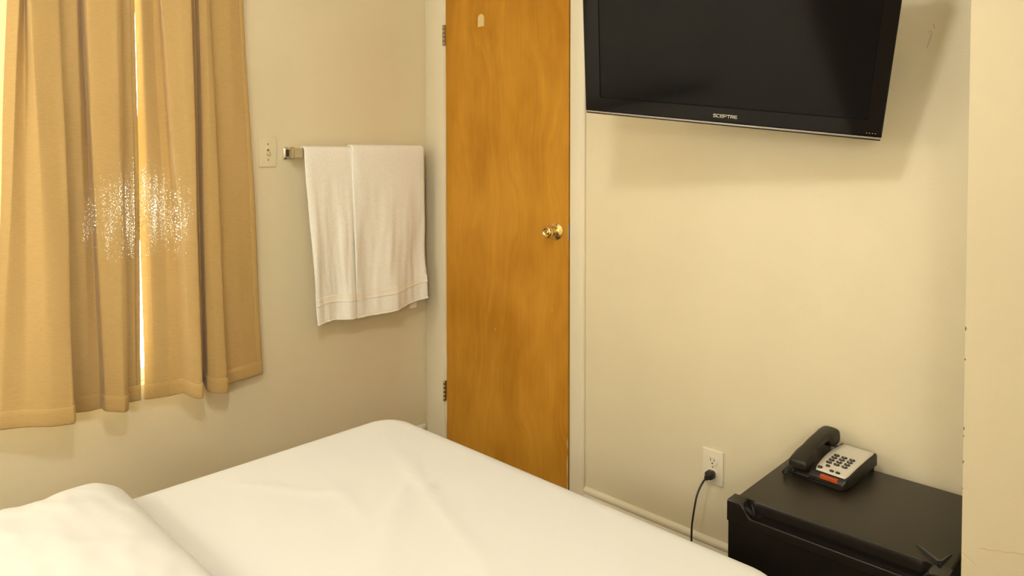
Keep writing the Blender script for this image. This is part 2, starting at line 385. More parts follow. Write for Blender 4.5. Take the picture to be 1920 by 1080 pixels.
bm = bmesh.new(); loft(bm, [[Vector((-a, y, b)) for a, b in bbp] for y in (YF + .001, -0.0185)])
struct('baseboard_left', bm, M_trim, 'cream baseboard along the curtain wall behind the bed', 'baseboard', autosm=25)

# ceiling lamp (the room's own light, above the bed)
lamp = empty('ceiling_lamp', (2.0, -1.88, ZC), 'round opal glass ceiling lamp above the bed', 'ceiling lamp')
bm = bmesh.new(); lathe(bm, [(0, .085), (.012, .085), (.022, .075), (.026, .06)], (0, 0, -1), (0, 0, 0), 40)
obj('lamp_base', bm, M_chrome, lamp, autosm=40)
bm = bmesh.new(); lathe(bm, [(.026, .058), (.032, .075)] + [(.105 - .095 * cos(a), .095 * sin(a)) for a in [pi * (.26 + .74 * k / 14) for k in range(1, 15)]], (0, 0, -1), (0, 0, 0), 40)
obj('glass_globe', bm, M_lamp, lamp, smooth=True)
for lx_, ly_, lab in ((0.42, -3.12, 'standing lamp with drum shade on the curtain side of the bed'), (3.25, -3.2, 'added unseen fill lamp with drum shade in the far rear corner')):  # the rear corner lamp is added to fill the room's shadows
    flamp = empty('floor_lamp', (lx_, ly_, 0), lab, 'floor lamp', None, 'standing lamps in the rear of the room')
    bm = bmesh.new(); lathe(bm, [(0, .13), (.012, .13), (.020, .12), (.024, .02)], (0, 0, 1), (0, 0, 0), 40); obj('base', bm, M_brasstip, flamp, autosm=40)
    bm = bmesh.new(); tube(bm, [(0, 0, .02), (0, 0, 1.80)], .010, 16); obj('pole', bm, M_brasstip, flamp, autosm=40)
    bm = bmesh.new()
    for z0, z1, r0, r1 in ((1.56, 1.82, .175, .135),):
        V = [[bm.verts.new((r * cos(2 * pi * k / 40), r * sin(2 * pi * k / 40), z)) for k in range(40)] for r, z in ((r0, z0), (r1, z1))]
        for k in range(40): bm.faces.new((V[0][k], V[0][(k + 1) % 40], V[1][(k + 1) % 40], V[1][k]))
    obj('lamp_shade', bm, M_shade_dim if lx_ < 1 else M_shade, flamp, smooth=True)

# ------------------------------------------------------------ curtain
CA = [(0.052,-1.6115,1.8006, 0.066,-1.6741,0.5530),(0.087,-1.5886,1.7989, 0.108,-1.6588,0.5632),(0.059,-1.5696,1.8060, 0.129,-1.5988,0.5598),
(0.101,-1.5653,1.8004, 0.153,-1.5377,0.5508),(0.094,-1.4988,1.8118, 0.157,-1.4920,0.5473),(0.087,-1.4860,1.8148, 0.150,-1.4803,0.5487),
(0.052,-1.4801,1.8209, 0.052,-1.4591,0.5441),(0.059,-1.4331,1.8272, 0.045,-1.4127,0.5370),(0.024,-1.4149,1.8352, 0.052,-1.3812,0.5391),
(0.094,-1.4163,1.8246, 0.115,-1.3858,0.5475),(0.101,-1.3390,1.8355, 0.129,-1.3396,0.5356),(0.087,-1.3145,1.8414, 0.115,-1.3227,0.5345),
(0.052,-1.3034,1.8483, 0.052,-1.3056,0.5372),(0.055,-1.2659,1.8537, 0.059,-1.2654,0.5394)]
CB = [(0.030,-1.2578,1.8573, 0.032,-1.2435,0.5297),(0.052,-1.2420,1.8578, 0.045,-1.2171,0.5294),(0.038,-1.2005,1.8664, 0.052,-1.1678,0.5280),
(0.045,-1.1894,1.8671, 0.083,-1.1389,0.5374),(0.091,-1.1944,1.8594, 0.122,-1.1191,0.5253),(0.098,-1.1424,1.8664, 0.133,-1.1041,0.5206),
(0.101,-1.1014,1.8723, 0.129,-1.0915,0.5220),(0.045,-1.0877,1.8828, 0.045,-1.0693,0.5363),(0.020,-1.0575,1.8912, 0.020,-1.0401,0.5314),
(0.066,-1.0636,1.8834, 0.083,-1.0536,0.5242),(0.080,-1.0438,1.8844, 0.101,-1.0334,0.5160),(0.073,-1.0278,1.8879, 0.105,-0.9935,0.5092),
(0.041,-1.0102,1.8955, 0.052,-0.9732,0.5191),(0.052,-0.9479,1.9034, 0.045,-0.8998,0.5241),(0.045,-0.8950,1.9127, 0.038,-0.8297,0.5269)]
def crom(p0, p1, p2, p3, t, k=0.22):
    m1 = (p2 - p0) * k; m2 = (p3 - p1) * k; t2 = t * t; t3 = t2 * t
    return p1 * (2 * t3 - 3 * t2 + 1) + m1 * (t3 - 2 * t2 + t) + p2 * (3 * t2 - 2 * t3) + m2 * (t3 - t2)
ZTOP = 2.24
def dens(C, sub=8):
    top = [Vector((a, b, c)) for a, b, c, *_ in C]; bot = [Vector(q[3:]) for q in C]; T = []; Bo = []
    n = len(C)
    for i in range(n - 1):
        for s in range(sub):
            t = s / sub
            for L, O in ((top, T), (bot, Bo)):
                O.append(crom(L[max(i - 1, 0)], L[i], L[i + 1], L[min(i + 2, n - 1)], t))
    T.append(top[-1]); Bo.append(bot[-1]); return T, Bo
def panel(C, s0):
    T, Bo = dens(C); rows = []
    NZ = 70
    for j in range(NZ + 1):
        f = j / NZ; row = []
        for i, (a, b) in enumerate(zip(T, Bo)):
            z = ZTOP + (b.z - ZTOP) * f
            k = (a.z - z) / (a.z - b.z)          # 0 at the level z~1.85, 1 at hem
            bow = 0.008 * sin(pi * max(0, min(1, k))) * noise.noise(Vector((s0, i * .12, z * 1.3)))
            y = a.y + (b.y - a.y) * k + bow
            x = a.x + (b.x - a.x) * k + 0.006 * noise.noise(Vector((s0 + 5, i * .1, z * 1.7)))
            x = max(x, 0.010)
            row.append(Vector((x, y, z)))
        rows.append(row)
    return rows
def cloth(name, rows, m, parent, thick=0.0016):
    bm = bmesh.new(); grid(bm, rows); o = obj(name, bm, m, parent, smooth=True)
    if thick:
        md = o.modifiers.new('thickness', 'SOLIDIFY'); md.thickness = thick; md.offset = 0
    return o
curtain_list = []
for C, s0, lab in ((CA, 1.0, 'left tan cotton curtain panel, its wide fold nearest the left edge of the picture'),
                   (CB, 9.0, 'right tan cotton curtain panel with deep dark fold, hanging next to the light switch')):
    rows = panel(C, s0)
    cur = empty('curtain', (0, 0, 0), lab, 'curtain', None, 'tan curtain panels over the window')
    cloth('curtain_cloth', rows, M_curtain, cur, 0)
    # hem: the doubled strip along the bottom, slightly proud of the cloth
    hem = []
    for j, zz in enumerate((0.052, 0.050, 0.035, 0.018, 0.003, 0.0)):
        r = []
        for i, b in enumerate(rows[-1]):
            a = rows[-6][i]; k = zz / (a.z - b.z); p = b + (a - b) * k
            l = rows[-1][max(i - 1, 0)]; rr = rows[-1][min(i + 1, len(rows[-1]) - 1)]
            nrm = Vector((rr.y - l.y, -(rr.x - l.x), 0)).normalized()
            off = (0.0009, 0.0026, 0.0024, 0.0028, 0.0024, 0.0010)[j] + .0006 * noise.noise(Vector((i * .9, j, s0)))
            r.append(p + nrm * off)
        hem.append(r)
    cloth('hem', hem, M_curtain, cur, 0.0008)
    side = []
    for j in range(0, 71, 2):
        r = []
        for i in ((-1, -2, -3, -4) if C is CB else (-1, -2, -3, -4)):
            p = rows[j][i]; r.append(p + Vector((0.0022 if i > -4 else .0010, 0, 0)))
        side.append(r)
    cloth('side_hem', side, M_curtain, cur, 0.0008)
rod = empty('curtain_rod', (0.065, -1.25, 2.262), 'metal rod carrying the tan curtains above the window', 'curtain rod')
bm = bmesh.new(); tube(bm, [(0, -.48, 0), (0, .50, 0)], .009, 16); obj('rod', bm, M_chrome, rod, autosm=40)
for y in (-.47, .49):
    bm = bmesh.new(); tube(bm, [(-.0648, y, 0), (0, y, 0)], .006, 10); lathe(bm, [(0, .02), (.004, .02)], (1, 0, 0), (-.0648, y, 0), 20)
    obj('rod_bracket', bm, M_chrome, rod, autosm=40)

# ------------------------------------------------------------ light switch
def screw(bm, c, axis, r=.0032): lathe(bm, [(0, r), (.0012, r * .95), (.0018, r * .5)], axis, c, 14)
sw = empty('light_switch', (0, -0.782, 1.360), 'almond toggle light switch plate between curtain and towel rail', 'light switch')
bm = bmesh.new(); box(bm, 0.0, 0.006, -.035, .035, -.0575, .0575, 0.0028, 3); obj('cover_plate', bm, M_almond, sw, autosm=40)
bm = bmesh.new(); box(bm, 0.0058, 0.0064, -.0048, .0048, -.0115, .0115, .0002, 1); obj('switch_slot', bm, M_hinge, sw)
bm = bmesh.new(); box(bm, 0.0, 0.017, -.0042, .0042, -.0055, .0055, 0.001, 2, Matrix.Translation((.004, 0, -.001)) @ Matrix.Rotation(radians(24), 4, 'Y')); obj('toggle', bm, M_almond, sw)
for z in (.030, -.030):
    bm = bmesh.new(); screw(bm, (.0058, 0, z), (1, 0, 0)); obj('screw', bm, M_hinge, sw, smooth=True)

# ------------------------------------------------------------ towel rail
rail = empty('towel_rail', (0, -0.40, 1.356), 'chrome towel rail with square brackets on the left wall', 'towel rail')
BX = 0.066
def bracket(y, S_=None):
    bm = bmesh.new(); secs = []
    for x, h in S_ or ((0, .0225), (.003, .0235), (.008, .0235), (.012, .017), (.040, .0135), (.046, .0165), (.050, .0185), (.078, .0185), (.081, .017)):
        secs.append([Vector((x, y + sx * h, sz * h)) for sx, sz in ((-1, -.9), (-.9, -1), (.9, -1), (1, -.9), (1, .9), (.9, 1), (-.9, 1), (-1, .9))])
    loft(bm, secs)
    return obj('rail_bracket', bm, M_chrome, rail, autosm=25)
b1 = bracket(-0.297); b2 = bracket(0.272, ((0, .0225), (.003, .0235), (.008, .0235), (.012, .012), (.018, .006), (.050, .006), (.054, .0115), (.056, .0122), (.077, .0122), (.079, .011)))
for b, y in ((b1, -.297),):
    bm = bmesh.new(); box(bm, .020, .031, y - .0190, y - .0125, -.0135, .0135, .0004, 1); q = obj('bracket_window', bm, M_hole, b)
bm = bmesh.new(); box(bm, BX - .005, BX + .005, -.279, .253, -.009, .009, .0012, 2); obj('rail_bar', bm, M_chrome, rail, autosm=30)
bm = bmesh.new(); box(bm, BX - .004, BX + .006, .291, .314, -.009, .008, .0012, 1); obj('bar_tip', bm, M_brasstip, rail)
rail.children[-1]['label'] = 'worn brass coloured end of the bar'

# ------------------------------------------------------------ towel
towel = empty('bath_towel', (BX, -0.38, 1.366), 'white terry bath towel folded over the chrome rail', 'towel')
def towel_panel(y0t, y1t, y0b, y1b, zb0, zb1, lift, seed, back=0.44):
    NU, NV = 44, 90; rows = []; r = .0150 + lift
    for i in range(NU + 1):
        u = i / NU; rows.append([])
        zb = zb0 + (zb1 - zb0) * u + .006 * sin(u * 5 + seed)
        L1 = 1.366 - zb; Lb = back; arc = pi * r
        for j in range(NV + 1):
            s = -Lb + (Lb + arc + L1) * j / NV
            if s < 0: x = -r; z = s
            elif s < arc: x = -r * cos(s / r); z = r * sin(s / r)
            else: x = r; z = -(s - arc)
            f = max(0, s - arc) / L1
            w = smooth(0.02, 0.7, f)
            edge = min(1, min(u, 1 - u) * 14)
            rip = (0.0095 * sin(u * 9.5 + seed + f * 1.3) + 0.010 * noise.noise(Vector((u * 6, f * 2.2, seed))) + .004 * noise.noise(Vector((u * 16, f * 5, seed)))) * w
            diag = 0.008 * sin((u * 5.5 + f * 2.2) * 2 + seed * 2) * smooth(.3, 1, f) * u
            xx = BX + x
            if s > arc: xx += rip + diag + .010 * f + (1 - edge) * -.004
            elif s < 0: xx += -.003 * min(1, -z * 4); xx = max(xx, .018)
            y = (y0t + (y0b - y0t) * max(f, 0)) * (1 - u) + (y1t + (y1b - y1t) * f) * u
            y += .003 * noise.noise(Vector((f * 5, u * 2, seed + 3)))
            if s < 0:
                g = -s / L1; y = (y0t + (y0b - y0t) * g + .030) * (1 - u) + (y1t + (y1b - y1t) * g - .006) * u
            if s < arc * .35: y -= (.078 if y1t > -.2 else 0) * smooth(0, 1, (arc * .35 - s) / (arc * .35 + .012)) * u
            rows[-1].append(Vector((xx, y, 1.366 + z)))
    return rows
def towel_obj(rows, t0=0.80, t1=0.875, seam=True):
    bm = bmesh.new(); grid(bm, rows); o = obj('terry_panel', bm, M_terry, None, smooth=True)
    P(o, towel); md = o.modifiers.new('t', 'SOLIDIFY'); md.thickness = .005; md.offset = 0
    NV = len(rows[0]) - 1
    # flat woven border band just above the bottom hem, slightly sunk/proud ribs
    for za, zb in ((0.862, 0.874), (0.880, 0.886), (0.892, 0.898), (0.904, 0.910), (0.918, 0.926), (0.988, 1.0)):
        pass
    def at(row, d):     # point at distance d above the bottom, along the drop
        z0 = row[-1].z
        for j in range(NV, 0, -1):
            if row[j - 1].z - z0 >= d:
                k = (d - (row[j].z - z0)) / (row[j - 1].z - row[j].z); return row[j] + (row[j - 1] - row[j]) * k
    ds = [.072, .074, .079, .081, .084, .086, .089, .091, .094, .096, .101, .104]
    of = [.0026, .0046, .0046, .0027, .0036, .0027, .0036, .0027, .0036, .0027, .0048, .0026]
    bm = bmesh.new(); grid(bm, [[at(r, d) + Vector((q, 0, 0)) for d, q in zip(ds, of)] for r in rows])
    b = obj('woven_band', bm, M_dobby, None, smooth=True); P(b, towel)
    bm = bmesh.new(); grid(bm, [[at(r, d) + Vector((q, 0, 0)) for d, q in zip((.0005, .002, .006, .008), (.0025, .0042, .0042, .0025))] for r in rows])
    b = obj('edge_binding', bm, M_dobby, None, smooth=True); P(b, towel)
towel_obj(towel_panel(-0.672, -0.432, -0.628, -0.418, 0.677, 0.690, 0.000, 0.4))
towel_obj(towel_panel(-0.462, -0.088, -0.448, -0.083, 0.672, 0.708, 0.0075, 2.1))
bm = bmesh.new(); box(bm, .068, .070, -.158, -.118, 0.672, 0.706, .0004, 1); o = obj('care_tag', bm, M_tag); P(o, towel)

# ------------------------------------------------------------ bed
bed = empty('bed', (1.6, -1.85, 0), 'bed made up with a smooth white sheet', 'bed')
BX0, BX1, BY0, BY1, BZ = 0.868, 2.09, -2.86, -0.838, 0.602
def bedmap(px, py, r=0.055, rc=0.05):
    # inner rounded rectangle inset by r + rc, surface distance outward rolls over the edge
    i = r + rc; cx = min(max(px, BX0 + i), BX1 - i); cy = min(max(py, BY0 + i), BY1 - i)
    d = Vector((px - cx, py - cy)); L = d.length
    if L <= rc: h, dz = L, 0
    else:
        s = L - rc; a = s / r
        if a < pi / 2: h = rc + r * sin(a); dz = r * (1 - cos(a))
        else: h = rc + r; dz = r + (s - r * pi / 2)
    n = d.normalized() if L > 1e-6 else Vector((0, 0))
    return cx + n.x * h, cy + n.y * h, BZ - dz, L, n
def wrinkle(x, y):
    z = 0.004 * noise.noise(Vector((x * 2.2, y * 2.2, 1)))
    def crease(x0, y0, x1, y1, amp, wd, sk=0.0):
        a = Vector((x0, y0)); b = Vector((x1, y1)); p = Vector((x, y)); ab = b - a
        t = (p - a).dot(ab) / ab.length_squared; tt = max(0, min(1, t)); off = (p - a - ab * tt)
        side = (ab.x * (p - a).y - ab.y * (p - a).x) / ab.length
        d = off.length
        return amp * exp(-(d / wd) ** 2) * sin(pi * (0.08 + .84 * tt)) + amp * .5 * exp(-(d / (wd * 2.5)) ** 2) * (1 if side > 0 else -1) * sk
    z += crease(1.02, -0.98, 1.75, -1.25, .0035, .014)
    z += crease(1.10, -0.92, 1.60, -1.45, .0035, .016)
    z += crease(1.30, -1.00, 1.48, -1.50, .0045, .015)
    z += crease(1.52, -0.93, 1.60, -1.40, .0025, .012)
    z += crease(0.95, -1.20, 1.45, -1.28, .0020, .014)
    z += crease(0.97, -1.40, 1.25, -1.22, .0025, .014)
    z += crease(1.75, -0.95, 1.95, -1.20, .0025, .012)
    return z
NX, NY = 150, 190; rows = []
ov = 0.42
for i in range(NX + 1):
    row = []
    for j in range(NY + 1):
        px = BX0 - ov + (BX1 - BX0 + 2 * ov) * i / NX; py = BY0 - ov + (BY1 - BY0 + 2 * ov) * j / NY
        x, y, z, L, n = bedmap(px, py)
        if L > .28 + .1: 
            k = (L - .38); w = .008 * sin((px - py) * 40) * min(1, k * 6); x += n.x * w; y += n.y * w
        if z > BZ - .02: z += wrinkle(x, y) * (1 if L < .03 else .5)
        z = max(z, .03)
        row.append(Vector((x, y, z)))
    rows.append(row)
bm = bmesh.new(); grid(bm, rows); o = obj('bed_sheet', bm, M_sheet, smooth=True); P(o, bed)
bm = bmesh.new(); box(bm, BX0 + .02, BX1 - .02, BY0 + .02, BY1 - .02, .36, BZ - .012, .05, 4); P(obj('mattress', bm, M_sheet, autosm=40), bed)
bm = bmesh.new(); box(bm, BX0 + .025, BX1 - .025, BY0 + .025, BY1 - .025, .14, .355, .02, 2); P(obj('box_spring', bm, M_box, autosm=40), bed)
for x in (BX0 + .1, BX1 - .1):
    for y in (BY0 + .1, BY1 - .1):
        bm = bmesh.new(); lathe(bm, [(0, .022), (.005, .025), (.14, .03)], (0, 0, 1), (x, y, 0), 16); P(obj('leg', bm, M_legdark, autosm=40), bed)

# pillow on the near left side of the bed
pil = empty('pillow', (1.222, -1.815, BZ), 'plump white pillow lying on the bed at lower left', 'pillow')
bm = bmesh.new(); NA, NB = 80, 60
def pilpt(u, v, s):
    # u,v in -1..1 ; s = +1 top / -1 bottom
    e = 1 - (abs(u) ** 3.4); g = 1 - (abs(v) ** 2.6)
    h = (max(e, 0) * max(g, 0)) ** .42
    pinch = 1 - .07 * (abs(u) ** 4) * (1 - abs(v) ** 2) * 0 - .035 * (1 - abs(u) ** 2) * abs(v) ** 4
    x = u * .352; y = v * .232 * pinch
    z = (.078 * h if s > 0 else -.008 * h)
    if s > 0: z += .006 * noise.noise(Vector((u * 2.3, v * 2.3, 3))) * h + .003 * noise.noise(Vector((u * 7, v * 7, 8))) * h
    if s > 0:
        z += .009 * exp(-((u + .84) / .16) ** 2 - ((v - .70) / .26) ** 2) - .006 * exp(-((u + .92) / .10) ** 2 - ((v - .30) / .10) ** 2)
        z += .005 * noise.noise(Vector((v * 9, u * 3, 2))) * smooth(-.5, -.95, u) * h
    return Vector((x, y, z + .012))
for s in (1, -1):
    grid(bm, [[pilpt(-1 + 2 * i / NA, -1 + 2 * j / NB, s) for j in range(NB + 1)] for i in range(NA + 1)])
bmesh.ops.remove_doubles(bm, verts=bm.verts[:], dist=1e-5)
obj('pillowcase', bm, M_sheet, pil, smooth=True)

# ------------------------------------------------------------ television
tv = empty('television', (1.62, -0.298, 1.429), 'black flat screen television tilted down from the wall', 'television')
tv.rotation_mode = 'YXZ'; tv.rotation_euler = (.376, .125, .256)
TW, TH = .3935, .49
sx0, sx1, sz0, sz1 = -.346, .355, .053, .452
bm = bmesh.new()   # bezel ring with stepped inner lip
def ring(xa, xb, za, zb, y): return [Vector((xa, y, za)), Vector((xb, y, za)), Vector((xb, y, zb)), Vector((xa, y, zb))]
secs = [ring(-TW, TW, .0085, TH, .030), ring(-TW, TW, .0085, TH, .003), ring(-TW + .003, TW - .003, .0115, TH - .003, 0),
        ring(sx0 - .0015, sx1 + .0015, sz0 - .0015, sz1 + .0015, 0), ring(sx0, sx1, sz0, sz1, .0035), ring(sx0, sx1, sz0, sz1, .012)]
rr = [[bm.verts.new(p) for p in s] for s in secs]
for a, b in zip(rr, rr[1:]):
    for k in range(4): bm.faces.new((a[k], a[(k + 1) % 4], b[(k + 1) % 4], b[k]))
obj('bezel', bm, M_bezel, tv)
obj('screen', B(sx0 + .0002, sx1 - .0002, .0030, .010, sz0 + .0002, sz1 - .0002), M_screen, tv)
obj('silver_strip', B(-TW + .001, TW - .001, -.0005, .028, .0035, .0083, .0008, 1), M_silver, tv)
obj('lower_edge', B(-TW + .002, TW - .002, .002, .034, -.0005, .0034, .0008, 1), M_bezel, tv)
bm = bmesh.new(); secs = []
for y, i in ((.0302, .0), (.045, .004), (.055, .03), (.075, .06), (.085, .075)):
    secs.append([Vector((x, y, z)) for x, z in ((-TW + i + .001, .009 + i * .8), (TW - i - .001, .009 + i * .8), (TW - i - .001, TH - i * .8 - .001), (-TW + i + .001, TH - i * .8 - .001))])
loft(bm, secs); obj('rear_housing', bm, M_tvback, tv)
# maker's name as thin raised strokes
STR = {'S': [[(1, 1), (.15, 1), (0, .85), (0, .62), (.12, .5), (.88, .5), (1, .38), (1, .15), (.85, 0), (0, 0)]],
       'C': [[(1, 1), (.2, 1), (0, .8), (0, .2), (.2, 0), (1, 0)]],
       'E': [[(1, 1), (.2, 1), (0, .8), (0, .2), (.2, 0), (1, 0)], [(0, .5), (.95, .5)]],
       'P': [[(0, 0), (0, 1), (.85, 1), (1, .85), (1, .55), (.85, .42), (.1, .42)]],
       'T': [[(-.1, 1), (1.1, 1)], [(.5, 1), (.5, 0)]],
       'R': [[(0, 0), (0, 1), (.85, 1), (1, .85), (1, .6), (.85, .45), (.1, .45)], [(.5, .45), (1, 0)]]}
bm = bmesh.new(); lw, lh, pitch = .0070, .0078, .00925; th = .0013
x = -.0195
for ch in 'SCEPTRE':
    for pl in STR[ch]:
        for a, b in zip(pl, pl[1:]):
            A = Vector((x + a[0] * lw, 0, .0245 + a[1] * lh)); Bv = Vector((x + b[0] * lw, 0, .0245 + b[1] * lh))
            d = Bv - A; ang = math.atan2(d.z, d.x)
            box(bm, -th * .45, d.length + th * .45, -.0007, .0002, -th / 2, th / 2, 0, 1, Matrix.Translation(A) @ Matrix.Rotation(-ang, 4, 'Y'))
    x += pitch
obj('maker_name', bm, M_logo, tv)
bm = bmesh.new()
for k in range(4): box(bm, .358 + k * .0065, .3605 + k * .0065, -.0004, .0004, .0175, .0190)
obj('status_marks', bm, M_scuff, tv)
# wall bracket
arm = empty('wall_mount', (1.70, -0.001, 1.66), 'black swivel bracket holding the television off the wall', 'bracket')
bm = bmesh.new(); box(bm, -.05, .05, -.012, 0, -.12, .12, .003, 1); obj('wall_plate', bm, M_tvback, arm)
Rm = Matrix.Rotation(.256, 4, 'Z') @ Matrix.Rotation(.376, 4, 'X') @ Matrix.Rotation(.125, 4, 'Y')
tgt = Vector((1.62, -0.298, 1.429)) + (Rm @ Vector((0, .093, .25))) - Vector((1.70, -.001, 1.66))
bm = bmesh.new(); tube(bm, [(0, -.012, 0), (.02, -.05, 0), tgt * .95 + Vector((0, .01, 0)), tgt], .014, 12); obj('swing_arm', bm, M_tvback, arm, autosm=40)
bm = bmesh.new(); box(bm, -.05, .05, .0855, .093, .20, .30, .002, 1)
o = obj('tilt_plate', bm, M_tvback, arm); o.matrix_local = Matrix.Translation(Vector((1.62, -0.298, 1.429)) - Vector((1.70, -.001, 1.66))) @ Rm

# ------------------------------------------------------------ outlet and cord
oc = empty('wall_outlet', (1.450, 0, 0.3405), 'ivory duplex electrical outlet on the wall beside the fridge', 'electrical outlet')
bm = bmesh.new(); box(bm, -.0363, .0363, -.006, 0, -.056, .056, .0028, 3); obj('cover_plate', bm, M_ivory, oc, autosm=40)
for zc in (.0205, -.0205):
    bm = bmesh.new(); pr = []
    for k in range(32):
        a = 2 * pi * k / 32; x = .0172 * cos(a); z = .0172 * sin(a); z = max(-.0142, min(.0142, z)); pr.append((x, z))
    loft(bm, [[Vector((x * s, y, zc + z * s)) for x, z in pr] for y, s in ((-.0055, 1.0), (-.0078, 1.0), (-.0084, .96))])
    s_ = obj('socket', bm, M_ivory, oc, autosm=40)
    for x, w, h in ((-.0065, .0011, .0042), (.0065, .0011, .0034)):
        bm = bmesh.new(); box(bm, x - w, x + w, -.0088, -.0083, zc + .0035 - h, zc + .0035 + h); obj('slot', bm, M_hole, s_)
    bm = bmesh.new(); lathe(bm, [(0, .0026), (.0004, .0026)], (0, -1, 0), (0, -.0084, zc - .0075), 14); obj('slot', bm, M_hole, s_)
bm = bmesh.new(); screw(bm, (0, -.0058, 0), (0, -1, 0), .0028); obj('screw', bm, M_hinge, oc, smooth=True)
cord = empty('power_cord', (1.450, -.009, 0.3195), 'black power cord plugged into the lower socket', 'power cord')
bm = bmesh.new(); secs = []
for y, w, h, zo in ((.0000, .0115, .0115, 0), (-.004, .0135, .0130, 0), (-.022, .0135, .0130, .001), (-.028, .0110, .0115, .001), (-.030, .0075, .0080, .000), (-.040, .0060, .0068, -.002)):
    secs.append([Vector((w * cx, y, zo + h * cz)) for cx, cz in ((-1, -.6), (-.6, -1), (.6, -1), (1, -.6), (1, .6), (.6, 1), (-.6, 1), (-1, .6))])
loft(bm, secs); obj('plug', bm, M_cord, cord, autosm=30)
path = [(0, -.034, -.001), (-.001, -.050, -.006), (-.003, -.066, -.018), (-.005, -.080, -.034), (-.006, -.091, -.053), (-.006, -.100, -.076), (-.006, -.108, -.100), (-.006, -.115, -.126), (-.005, -.119, -.155), (-.004, -.120, -.19), (-.003, -.118, -.23), (0, -.112, -.27), (.03, -.10, -.303), (.09, -.09, -.3075), (.20, -.08, -.3075), (.28, -.07, -.3075)]
dp = []
for i in range(len(path) - 1):
    q = [Vector(path[max(0, min(len(path) - 1, i + k))]) for k in (-1, 0, 1, 2)]
    for s in range(5): dp.append(crom(*q, s / 5, .5))
dp.append(Vector(path[-1]))
bm = bmesh.new(); tube(bm, dp, .0030, 10); obj('cable', bm, M_cord, cord, smooth=True)

# ------------------------------------------------------------ mini fridge
FX0, FX1, FZ = 1.748, 2.214, .497
fr = empty('mini_fridge', (1.98, -.26, 0), 'black compact fridge in the right corner below the telephone', 'fridge')
P(obj('cabinet', B(FX0 + .003, FX1 - .003, -.428, -.06, .015, FZ - .0225, .004, 2), M_fridge), fr)
P(obj('top_panel', B(FX0, FX1, -.432, -.045, FZ - .022, FZ, .0035, 3), M_fridgetop, autosm=40), fr)
P(obj('door_panel', B(FX0 - .004, FX1 + .004, -.478, -.438, .02, FZ - .0465, .0015, 2), M_fridge), fr)
# moulded top cap of the door with the scooped pull
yf, yr = -.480, -.436; z0, zt = FZ - .047, FZ + .004
def capsec(x, k):
    zl = zt - .030 * k; zg = zt - .040 * k
    if k < .5: zl = zt - .034 * k; 
    pts = [(yf, z0), (yf, zl - .003), (yf + .002, zl), (yf + .006, zl), (yf + .010, zg + .002 if k else zl), (yr - .010, zg if k else zt), (yr - .0075, zt - .002 * k), (yr - .006, zt), (yr - .002, zt), (yr, zt - .002), (yr, z0)]
    return [Vector((x, y, z)) for y, z in pts]
bm = bmesh.new(); xa, xb = FX0 - .006, FX1 + .004
loft(bm, [capsec(x, k) for x, k in ((xa, 0), (xa + .030, 0), (xa + .036, .08), (xa + .046, .5), (xa + .056, .9), (xa + .064, 1), (xb - .064, 1), (xb - .056, .9), (xb - .046, .5), (xb - .036, .08), (xb - .030, 0), (xb, 0))])
P(obj('door_handle_cap', bm, M_trimblack, autosm=35), fr)
# right front corner of the top: two dark ribs meeting in a V
bm = bmesh.new(); ap = Vector((2.193, -.437, FZ))
def rib(bm, a, b, w0, w1, h0, h1):
    d = (b - a).normalized(); s = Vector((-d.y, d.x, 0)); 
    loft(bm, [[p + s * w + Vector((0, 0, 0)), p + s * w * .6 + Vector((0, 0, h)), p - s * w * .6 + Vector((0, 0, h)), p - s * w] for p, w, h in ((a, w0, h0), (b, w1, h1))])
rib(bm, ap, Vector((2.138, -.380, FZ)), .0075, .0035, .012, .003)
rib(bm, ap, Vector((2.200, -.373, FZ)), .0035, .002, .010, .003)
P(obj('corner_ribs', bm, M_legdark), fr)
for x in (FX0 + .05, FX1 - .05):
    for y in (-.39, -.10):
        bm = bmesh.new(); lathe(bm, [(0, .014), (.0155, .016)], (0, 0, 1), (x, y, 0), 16); P(obj('foot', bm, M_legdark), fr)

# ------------------------------------------------------------ telephone on the fridge
ph = empty('telephone', (1.9406, -.2436, FZ + .0008), 'black desk telephone with pale keypad on the fridge', 'telephone')
ph.rotation_euler = (0, 0, -.0832)
PW, PD = .152, .200
def deckz(y):   # top surface height, gently arched
    k = y / PD; return .030 + .0195 * k + .0035 * sin(pi * max(0, min(1, k)))
bm = bmesh.new(); secs = []
for i in range(25):
    k = i / 24; y = k * PD; zt_ = deckz(y)
    e = min(1, k * 10, (1 - k) * 16); ed = sqrt(max(0, 1 - (1 - e) ** 2)); ins = (1 - ed) * .008; zt_ -= (1 - ed) * .012
    zb_ = .004 + (.010 * smooth(.2, 1, k))
    x0, x1 = -PW + ins, -ins
    secs.append([Vector((x, y, z)) for x, z in ((x0 + .004, zb_), (x1 - .004, zb_), (x1, zb_ + .004), (x1, zt_ - .005), (x1 - .0015, zt_ - .0015), (x1 - .005, zt_),
        (-.094, zt_), (-.0965, zt_ - .009), (-PW + .006, zt_ - .009), (x0 + .0015, zt_ - .010), (x0, zt_ - .014), (x0, zb_ + .004))])
loft(bm, secs); obj('phone_base', bm, M_phone, ph, autosm=32)
for x, y in ((-.012, .188), (-.14, .188), (-.012, .02), (-.14, .02)):
    bm = bmesh.new(); lathe(bm, [(0, .006), (.016 if y > .1 else .006, .006)], (0, 0, 1), (x, y, 0), 12); obj('rubber_foot', bm, M_phone2, ph)
